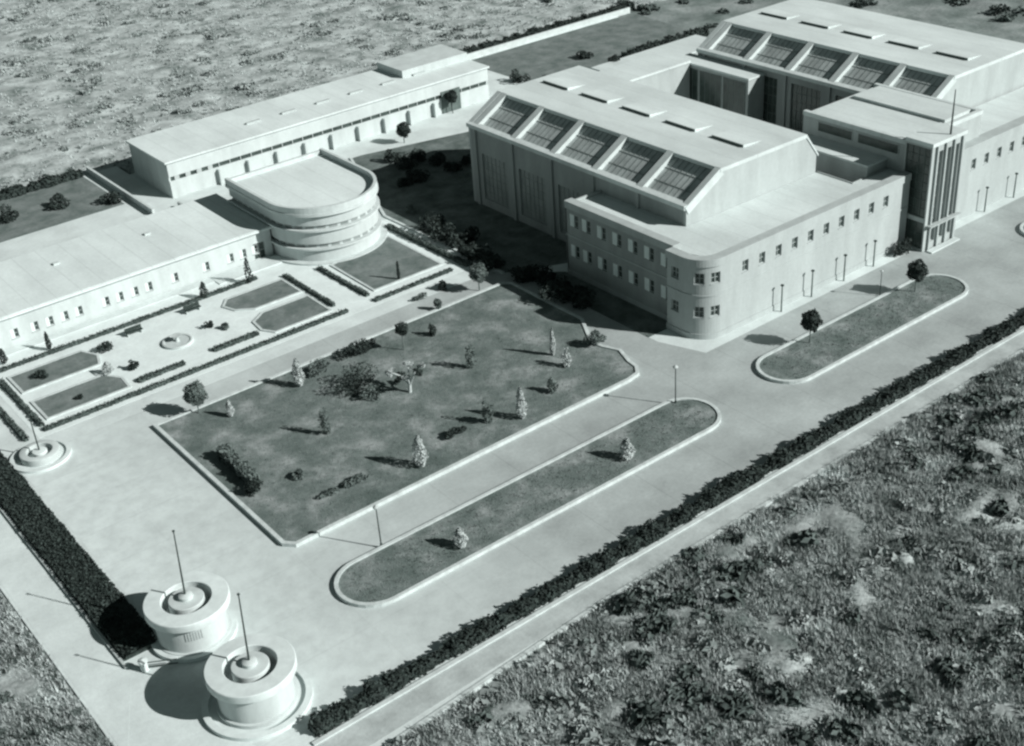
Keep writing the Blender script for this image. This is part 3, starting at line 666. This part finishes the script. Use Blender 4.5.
hedge('garden_hedge', 'low hedge in front of the round building lawn, beside the walk', 'hedge', [(74.2, 130.0), (86.6, 130.2)], .6, .42, m='greyhedge', leaf=.12, dens=60, lump=.05)
hedge('garden_hedge', 'low hedge on the right of the round building lawn, beside the shaded court', 'hedge', [(88.9, 129.6), (88.4, 148.6)], .8, .55, m='greyhedge', leaf=.13, dens=60, lump=.06)
for a, b, lab in (((42.8, 132.6), (48.8, 132.7), 'left one of two clipped hedge bars on the front side of the plaza'), ((52.8, 133.0), (58.9, 133.0), 'right one of two clipped hedge bars on the front side of the plaza')):
    hedge('hedge_bar', lab, 'hedge', [a, b], .7, .5, m='greyhedge', leaf=.12, dens=70, lump=.04)
hedge('border_hedge', 'dark ragged hedge along the far side of the left back lawn', 'hedge', [(28, 203.6), (64.5, 203.0)], 1.6, 1.2, leaf=.25, dens=22, lump=.3)
hedge('border_hedge', 'dark ragged hedge behind the long thin white wall of the back lawn', 'hedge', [(139, 206.6), (190, 206.6)], 2.0, 1.3, leaf=.25, dens=20, lump=.35)
hedge('border_hedge', 'dark hedge on the near side of the back lawn, behind the white shed', 'hedge', [(164, 180.5), (186, 180.6)], 1.8, 1.5, leaf=.25, dens=22, lump=.3)
hedge('lawn_hedge', 'pale topped hedge row near the left end of the big lawn', 'hedge', [(42.8, 111.2), (42.6, 103.4)], 1.1, 1.5, m='midleaf', leaf=.16, dens=60, lump=.15)

t = thing('garden_basin', 'low round white basin in the middle of the terrace plaza', 'basin', (50.6, 138.4, .016)); t['_local'] = 1
b = MB(); b.lathe([(1.9, 0), (1.9, .26), (1.84, .3), (1.6, .3), (1.55, .26), (1.55, .1)], n=48); b.build('rim', M['white'], t, True)
b = MB(); b.lathe([(1.56, .2), (0.0, .2)], n=48); b.build('water', M['paleglass'], t)
b = MB(); b.lathe([(.4, .1), (.25, .3), (.2, .8), (.6, .95), (.62, 1.02), (0, .98)], n=24); b.build('spout', M['white'], t, True)
# benches on the plaza
def bench(x, y, rz, lab, first=[None]):
    if first[0] is None:
        t = thing('garden_bench', lab, 'bench', (x, y, .016), 'benches on the terrace plaza'); t['_local'] = 1; first[0] = t
        b = MB(); b.box(-1.1, 1.1, -.28, .28, .40, .50); b.build('seat', M['darkmetal'], t)
        b = MB(); b.box(-1.1, 1.1, .26, .34, .52, .95); b.build('backrest', M['darkmetal'], t)
        for s in (-.9, .9): b = MB(); b.box(s - .08, s + .08, -.24, .3, 0, .4); b.build('leg', M['frame'], t)
        t.rotation_euler = (0, 0, rz)
    else: copy_tree(first[0], (x, y, .016), rz, label=lab)
bench(47.6, 144.4, 0, 'dark bench on the plaza edge, left of the centre'); bench(55.8, 144.7, 0, 'dark bench on the plaza edge, right of the centre, below the tall shrub')

# ------------------------------------------------------------------ trees and shrubs
def branches(mb, base, h, r, n, spread, top):
    mb.tube((base[0], base[1], base[2]), (0, 0, h), r, r * .6, 8)
    for k in range(n):
        a = 2 * math.pi * k / n + random.uniform(-.3, .3); z = h * random.uniform(.75, 1.0)
        mb.tube((0, 0, z), (math.cos(a) * spread, math.sin(a) * spread, top * random.uniform(.8, 1.05)), r * .5, r * .15, 6)
def ball_tree(name, label, cat, x, y, z=0.0, h=3.9, r=1.0, m='leaf', n=1900, leaf=.13, group=None):
    t = thing(name, label, cat, (x, y, z), group); t['_local'] = 1
    b = MB(); branches(b, (0, 0, 0), h - r * 1.2, .09, 6, r * .55, h - r * .5); b.build('trunk', M['bark'], t)
    N = rng.normal(size=(n, 3)); N /= np.linalg.norm(N, axis=1)[:, None]; q = 1 + .13 * np.sin(N[:, 0] * 5 + r * 9) * np.sin(N[:, 1] * 6) + .1 * np.sin(N[:, 2] * 7 + N[:, 0] * 4)
    P = N * (q * rng.uniform(.8, 1.02, n))[:, None] * np.array([r, r, r * 1.08]); P[:, 2] += h - r
    raw_mesh('crown', leaf_quads(P, N, leaf, .7), 4, M[m], t, extra=blob(r * .72, r * .72, r * .78, h - r, r))
    return t
def cone_shrub(name, label, cat, x, y, z=.27, h=3.4, r=.55, m='paleleaf', n=900, leaf=.12, group=None):
    t = thing(name, label, cat, (x, y, z), group); t['_local'] = 1
    b = MB(); b.tube((0, 0, 0), (0, 0, h * .8), .07, .02, 7); b.build('trunk', M['bark'], t)
    u = rng.uniform(0, 1, n); prof = r * np.minimum(1, (u + .04) * 5) ** .6 * (1 - u ** 2.2) ** .8
    a = rng.uniform(0, 2 * np.pi, n); k = np.sqrt(rng.uniform(.45, 1, n)) * (1 + .22 * np.sin(a * 3 + u * 9))
    P = np.stack([np.cos(a) * prof * k, np.sin(a) * prof * k, .12 + u * h], 1); N = np.stack([np.cos(a), np.sin(a), .4 + 0 * a], 1)
    raw_mesh('crown', leaf_quads(P, N, leaf, .6), 4, M[m], t); return t
def bush(name, label, cat, x, y, z=0.0, rx=.9, ry=.9, h=1.0, m='leaf', n=600, leaf=.14, group=None):
    t = thing(name, label, cat, (x, y, z), group); t['_local'] = 1
    P, N = crown_pts(n, rx, ry, h * .62, 10, .5); P[:, 2] = np.abs(P[:, 2] + h * .42)
    b = MB(); branches(b, (0, 0, 0), h * .3, .05, 5, rx * .5, h * .7); b.build('stem', M['bark'], t)
    raw_mesh('foliage', leaf_quads(P, N, leaf), 4, M[m], t); return t
GB = 'round clipped trees beside the roads'
bt = [(195, 394, .1, 3.9, 1.25, 'midleaf', 'pale round clipped tree beside the left corner of the big lawn'),
      (478, 273, .1, 3.6, 1.15, 'midleaf', 'grey round clipped tree at the corner between the terrace and the shaded court'),
      (811, 321, .24, 4.0, 1.15, 'leaf', 'dark round clipped tree on the left half of the far island'),
      (917, 271, .24, 4.0, 1.2, 'leaf', 'dark round clipped tree on the right half of the far island'),
      (403, 130, .0, 3.4, 1.15, 'leaf', 'small dark tree standing before the long shed, left of its dark door'),
      (614, 63, .0, 4.2, 1.25, 'leaf', 'dark tree at the left end of the white storage shed'),
      (450, 78, .0, 4.0, 1.0, 'leaf', 'dark round tree at the dark door of the long shed')]
for px, py, z, h, r, m, lab in bt:
    x, y = at(px, py, z + h - r)
    if px == 450: y = 181.3; x = 124.0
    ball_tree('round_tree', lab, 'tree', x, y, z, h, r, m, group=GB)
x, y = at(596, 341, .9); bush('clipped_bush', 'dark round bush set in the bay of the big lawn kerb beside the road', 'bush', x, y, .1, 1.25, 1.25, 1.9, 'midleaf', 900)
x, y = at(875, 244); bush('clipped_bush', 'dark broad shrub at the front wall just left of the tower', 'bush', x, 91.6, 0, 1.6, .7, 2.3, 'leaf', 900)
CG = 'pale upright conical shrubs on the lawns'
for px, py, z, h, r, lab in [(421, 466, .27, 3.5, .62, 'pale upright conical shrub near the road edge of the big lawn, second from the right'),
                       (522, 418, .27, 3.6, .5, 'slender pale conical shrub nearest the right end of the big lawn'),
                       (553, 355, .27, 3.3, .26, 'thin pale conical shrub casting a long shadow near the shaded court'),
                       (300, 386, .27, 3.4, .5, 'pale conical shrub on the left rear part of the big lawn'),
                       (231, 416, .27, 1.8, .32, 'small pale conical shrub close to the left rear kerb of the lawn'),
                       (461, 546, .24, 1.9, .55, 'squat pale shrub on the left half of the long front island'),
                       (627, 458, .24, 2.2, .62, 'squat pale shrub on the right half of the long front island'),
                       (399, 279, .11, 2.3, .13, 'thin dark upright shrub on the round building lawn')]:
    x, y = at(px, py, z); cone_shrub('conical_shrub', lab, 'shrub', x, y, z, h * 1.06, r * 1.3, n=1100, m='leaf' if px == 399 else 'paleleaf', group=CG)
BG = 'low bushes on the big lawn'
for px, py, rx, ry, h, m, lab in [
    (318, 374, 1.5, .6, 1.5, 'midleaf', 'grey broad bush on the rear edge of the lawn, beside the left pale cone'),
    (355, 388, 2.6, 1.7, 2.2, 'leaf', 'largest dark bush, left of the pale bare tree on the big lawn'),
    (372, 398, 1.3, 1.0, 1.2, 'midleaf', 'grey bush just in front of the largest bush'),
    (357, 354, 2.4, .7, 1.2, 'leaf', 'long dark bush along the rear kerb behind the pale bare tree'),
    (326, 434, .5, .4, 2.8, 'midleaf', 'narrow grey bush with a forked shadow in the middle left of the lawn'),
    (471, 368, .6, .5, 2.3, 'midleaf', 'grey bush to the right of the pale bare tree'),
    (489, 423, .6, .5, 2.3, 'midleaf', 'grey bush with a long shadow between two pale cones'),
    (455, 436, 1.1, .5, .7, 'leaf', 'very low dark bush left of the long shadowed grey bush'),
    (566, 366, .5, .4, 2.0, 'paleleaf', 'pale bush near the right rear part of the lawn'),
    (552, 392, .6, .5, 1.3, 'midleaf', 'grey bush between the slender cone and the right kerb'),
    (330, 494, 1.2, .4, .4, 'midleaf', 'low dark bush at the front left of the lawn'),
    (356, 482, 1.4, .5, .5, 'midleaf', 'low grey bush at the front left, paler on one side'),
    (299, 478, .6, .6, .7, 'midleaf', 'small grey bush alone in the front left part of the lawn'),
    (254, 493, .9, .7, 1.3, 'leaf', 'dark bush closing the end of the pale topped hedge row'),
    (438, 308, .5, .5, 1.0, 'midleaf', 'small grey bush beside the rear path near the round building lawn'),
    (432, 335, .5, .5, 1.1, 'leaf', 'small dark bush near the rear right kerb of the lawn')]:
    x, y = at(px, py, .27); bush('lawn_bush', lab, 'bush', x, y, .25, rx * 1.12, ry * 1.15, h * 1.3, m, int(350 + 300 * rx), group=BG)
# feature tree in the middle: pale bare limbs, dark clumps
x, y = at(410, 392, .27)
t = thing('bare_tree', 'pale bare limbed tree with dark leaf clumps near the middle of the big lawn', 'tree', (x, y, .25)); t['_local'] = 1
b = MB(); b.tube((0, 0, 0), (.1, 0, 1.0), .22, .17, 8)
tips = []
for k in range(8):
    a = 2 * math.pi * k / 8 + .2; q = Vector((math.cos(a) * random.uniform(1.1, 2.0), math.sin(a) * random.uniform(1.0, 1.8), random.uniform(1.8, 3.3)))
    mid_ = Vector((.1, 0, .95)).lerp(q, .5) + Vector((0, 0, .35)); b.tube((.1, 0, .95), mid_, .14, .10, 7); b.tube(mid_, q, .10, .05, 7); tips.append(q)
b.build('trunk', M['palebark'], t)
P = []; N = []
for q in tips[::2]:
    p_, n_ = crown_pts(170, .55, .55, .45, 5, .5); P.append(p_ + np.array(q)); N.append(n_)
raw_mesh('crown', leaf_quads(np.vstack(P), np.vstack(N), .13), 4, M['leaf'], t)
P = []; N = []
for q in tips[1::2]:
    p_, n_ = crown_pts(150, .6, .6, .35, 5, .5); P.append(p_ + np.array(q)); N.append(n_)
raw_mesh('crown', leaf_quads(np.vstack(P), np.vstack(N), .15), 4, M['paleleaf'], t)
x, y = at(404, 350, .27); ball_tree('lawn_tree', 'dark slim tree behind the pale bare tree, on the rear kerb of the lawn', 'tree', x, y, .25, 3.6, .75, 'leaf', 700)
# terrace shrubs and small trees
for px, py, rx, h, m, lab in [(106, 352, 1.1, 1.2, 'leaf', 'dark shrub at the left end of the plaza beside the terrace lawn'), (134, 369, .7, 1.1, 'leaf', 'dark round shrub at the lower left of the plaza'),
                          (209, 328, .55, 1.0, 'leaf', 'dark round shrub at the right of the plaza'), (226, 329, .5, .8, 'midleaf', 'grey round shrub at the right of the plaza'),
                          (42, 378, .9, .9, 'leaf', 'dark shrub on the left terrace lawn'), (80, 399, .5, .4, 'leaf', 'tiny dark shrub on the lower left terrace lawn'),
                          (443, 290, .6, 1.3, 'leaf', 'dark shrub on the pale walk right of the round building lawn'), (420, 299, 1.2, .6, 'midleaf', 'flat grey strip standing in for the shrub shadow on the walk before the round building lawn')]:  # last entry: foliage shaped as the dark shrub's cast shadow
    x, y = at(px, py); bush('terrace_bush', lab, 'bush', x, y, .05, rx, rx * .9 if rx < 1.15 else .45, h, m, 450)
for px, py, h, r, lab in [(250, 283, 3.6, .55, 'tall narrow dark shrub against the right end of the office wall'), (205, 298, 2.2, .6, 'dark shrub against the middle of the office wall'),
                     (50, 350, 2.4, .35, 'thin dark shrub against the left part of the office wall'), (5, 364, 2.0, .45, 'dark shrub against the office wall at the left edge')]:
    x, y = at(px, py); cone_shrub('wall_shrub', lab, 'shrub', x, y, .05, h, r, 'leaf', 500)
x, y = at(109, 374); cone_shrub('pyramid_shrub', 'pale pyramid shrub on the left side of the plaza', 'shrub', x, y, .05, 1.5, .7, 'paleleaf', 400)
# trees in the shaded court, some of them added to deepen its shade
SG = 'dark bushy trees in the shaded court'
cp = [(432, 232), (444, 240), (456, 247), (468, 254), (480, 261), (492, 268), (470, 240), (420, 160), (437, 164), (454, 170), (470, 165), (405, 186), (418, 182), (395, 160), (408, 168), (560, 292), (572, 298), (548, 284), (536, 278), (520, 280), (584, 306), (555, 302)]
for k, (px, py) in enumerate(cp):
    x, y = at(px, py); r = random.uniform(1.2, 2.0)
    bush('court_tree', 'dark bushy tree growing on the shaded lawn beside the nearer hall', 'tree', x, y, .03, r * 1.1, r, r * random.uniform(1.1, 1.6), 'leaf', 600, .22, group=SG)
x, y = at(413, 213); bush('court_bush', 'grey bush at the left kerb of the shaded court', 'bush', x, y, .03, 1.2, 1.0, 1.3, 'midleaf', 500)
# back lawn plants
for px, py, r, h, lab in [(60, 208, 1.7, 2.2, 'dark spreading bush in the middle of the left back lawn'), (112, 203, 1.6, 1.8, 'dark bush beside the low white wall on the left back lawn'), (10, 220, 1.8, 2.2, 'dark bush on the left back lawn at the left edge'),
                     (520, 82, 2.0, 2.4, 'dark spreading bush at the left end of the back lawn'), (585, 58, 1.5, 1.6, 'dark bush on the near side of the back lawn'), (545, 84, 1.4, 1.4, 'low dark bush beside the hall roof at the back lawn')]:
    x, y = at(px, py); bush('back_bush', lab, 'bush', x, y, .03, r, r, h, 'leaf', 800, .2)

# ------------------------------------------------------------------ scrub outside: individual bushes, then dry grass as stuff
def scrub_set(name, label, group, pts, protos, smin, smax):
    for i, (x, y) in enumerate(pts):
        k = random.randrange(len(protos)); sc = random.uniform(smin, smax)
        if protos[k].get('_used'): o = protos[k].copy(); C.objects.link(o)
        else: o = protos[k]; o['_used'] = 1
        o.location = (x, y, -.1); o.rotation_euler = (0, 0, random.uniform(0, 6.28)); o.scale = (sc * random.uniform(.8, 1.3), sc * random.uniform(.8, 1.3), sc * random.uniform(.7, 1.1))
        tag(o, label, 'bush', group)
def proto(name, n, rx, h, m, leaf):
    P, N = crown_pts(n, rx, rx, h * .6, 9, .5); P[:, 2] = np.abs(P[:, 2] + h * .35)
    return raw_mesh(name, leaf_quads(P, N, leaf), 4, M[m])
def visible(x, y, mg=30):
    q = AX.T @ np.array([x, y, -CAM.z]); px = 512 + FPX * q[0] / q[2]; py = 373 + FPX * q[1] / q[2]
    return -mg < px < 1024 + mg and -mg < py < 746 + mg
def scatter(n, x0, x1, y0, y1, keep, thr=None, sc=9.0):
    out = []; tries = 0
    while len(out) < n and tries < n * 60:
        tries += 1; x = random.uniform(x0, x1); y = random.uniform(y0, y1)
        if keep(x, y) < .3 or not visible(x, y): continue
        if thr is not None and noise.noise((x / sc, y / sc, 4.4)) < thr + random.uniform(-.25, .25): continue
        out.append((x, y))
    return out
pd = [proto('scrub_bush', 190, 1.0, .9, 'scrub', .34) for _ in range(4)]
pm = [proto('grey_bush', 170, 1.0, .8, 'scrubmid', .32) for _ in range(3)]
pp = [proto('dry_bush', 120, .8, .6, 'scrubpale', .3) for _ in range(3)]
scrub_set('scrub_bush', 'dark low scrub bush in the rough land below the front walkway', 'dark scrub in the near rough land', scatter(140, 30, 160, 25, 66, kS, .02), pd, .4, 1.25)
scrub_set('grey_bush', 'grey scrub bush in the rough land below the front walkway', 'grey scrub in the near rough land', scatter(240, 30, 160, 25, 66, kS), pm, .35, 1.15)
scrub_set('dry_bush', 'pale dry scrub bush in the rough land below the front walkway', 'dry scrub in the near rough land', scatter(150, 30, 160, 25, 66, kS), pp, .4, 1.2)
pw_ = [proto('scrub_bush', 350, .8, .7, 'scrub', .14) for _ in range(2)]
scrub_set('scrub_bush', 'dark scrub bush in the rough corner left of the side path', 'dark scrub in the left corner', scatter(22, 4, 17, 78, 118, kW), pw_, .4, .9)
pn = [proto('field_bush', 160, 1.2, .55, 'fieldleaf', .26) for _ in range(4)]
scrub_set('field_bush', 'grey low bush scattered over the wide field behind the buildings', 'low bushes over the far field', scatter(290, -20, 300, 200, 400, kN, .0, 14), pn, .5, 1.6)
pe = [proto('field_bush', 200, 1.5, 1.4, 'scrub', .3) for _ in range(2)]
scrub_set('field_bush', 'dark bush in the field beyond the farther hall', 'dark bushes beyond the farther hall', scatter(40, 180, 330, 100, 230, lambda x, y: min(kE(x, y), 1) if y < 206 else 1), pe, .7, 1.5)
pl_ = [proto('edge_bush', 160, .8, .8, 'leaf', .2) for _ in range(2)]
scrub_set('edge_bush', 'small dark bush in the row behind the long shed roof edge', 'bushes along the back of the long shed', [(84 + 2.1 * k + random.uniform(-.5, .5), 198.6 + random.uniform(-.2, .4)) for k in range(15)], pl_, .8, 1.4)
# pale stones
sp = []
for k, (px, py, s) in enumerate([(795, 665, 1.9), (905, 560, 1.1), (668, 600, .7), (1000, 610, .8)]):
    x, y = at(px, py); b = blob(s, s * .7, .35, .05, k + 2); o = b.build('rock', M['stone'], smooth=True); o.location = (x, y, 0); o.rotation_euler = (0, 0, k)
    tag(o, ['largest flat pale rock in the rough land near the bottom right', 'pale rock below the walkway in the right part of the rough land', 'small pale rock in the left part of the rough land', 'pale rock at the right edge of the rough land'][k], 'rock')
def tufts(name, n, x0, x1, y0, y1, keep, h, wd, m, blades=5, thr=None, sc=7.0, base=-.05, kind='stuff'):
    X = rng.uniform(x0, x1, n * 4); Y = rng.uniform(y0, y1, n * 4)
    Q = AX.T @ np.stack([X, Y, 0 * X - CAM.z]); px = 512 + FPX * Q[0] / Q[2]; py = 373 + FPX * Q[1] / Q[2]
    ok = (px > -20) & (px < 1044) & (py > -20) & (py < 766); X = X[ok]; Y = Y[ok]
    ok = np.array([keep(a, b) > .05 and (thr is None or noise.noise((a / sc, b / sc, 8.8)) > thr + random.uniform(-.2, .2)) for a, b in zip(X, Y)], bool); X = X[ok][:n]; Y = Y[ok][:n]
    k = len(X); X = np.repeat(X, blades); Y = np.repeat(Y, blades); q = len(X)
    a = rng.uniform(0, 2 * np.pi, q); lean = rng.uniform(.1, .9, q); hh = h * rng.uniform(.5, 1.4, q); d = np.stack([np.cos(a), np.sin(a), 0 * a], 1)
    B = np.stack([X, Y, 0 * X + base], 1) + d * rng.uniform(0, h * .3, q)[:, None]; s = np.stack([-np.sin(a), np.cos(a), 0 * a], 1) * wd
    T = B + d * (lean * hh)[:, None] + np.array([0, 0, 1.0]) * (hh * (1.1 - lean * .6))[:, None]
    V = np.stack([B - s, B + s, T], 1).reshape(-1, 3)
    return tag(raw_mesh(name, V, 3, M[m]), kind=kind)
tufts('dry_grass', 30000, 25, 170, 20, 67, kS, .62, .05, 'dry', 5, -.22, 2.6)
tufts('scrub_cover', 15000, 25, 170, 20, 67, kS, .5, .09, 'scrubmid', 6, -.1, 3.0)
tufts('dry_grass', 2500, 0, 17, 75, 120, kW, .45, .05, 'dry', 6)
tufts('scrub_cover', 2500, 0, 17, 75, 120, kW, .4, .06, 'scrub', 6, -.1)
tufts('dry_grass', 10000, -60, 330, 197, 400, kN, .5, .09, 'fieldgrass', 5)
tufts('scrub_cover', 7000, -60, 330, 197, 400, kN, .5, .15, 'fieldleaf', 6, .05, 6)
inl = lambda x, y: 1.0 if (40.6 < x < 85.8 and 93 < y < 121.3) or (41.5 < x < 85 and 80.2 < y < 85.6) or (97 < x < 128 and 79.8 < y < 85) else -1.0
tufts('grass', 14000, 40, 130, 79, 122, inl, .16, .05, 'grass', 4, base=.2)
for o in bpy.data.objects:
    for k in ('_local', '_used'):
        if k in o: del o[k]
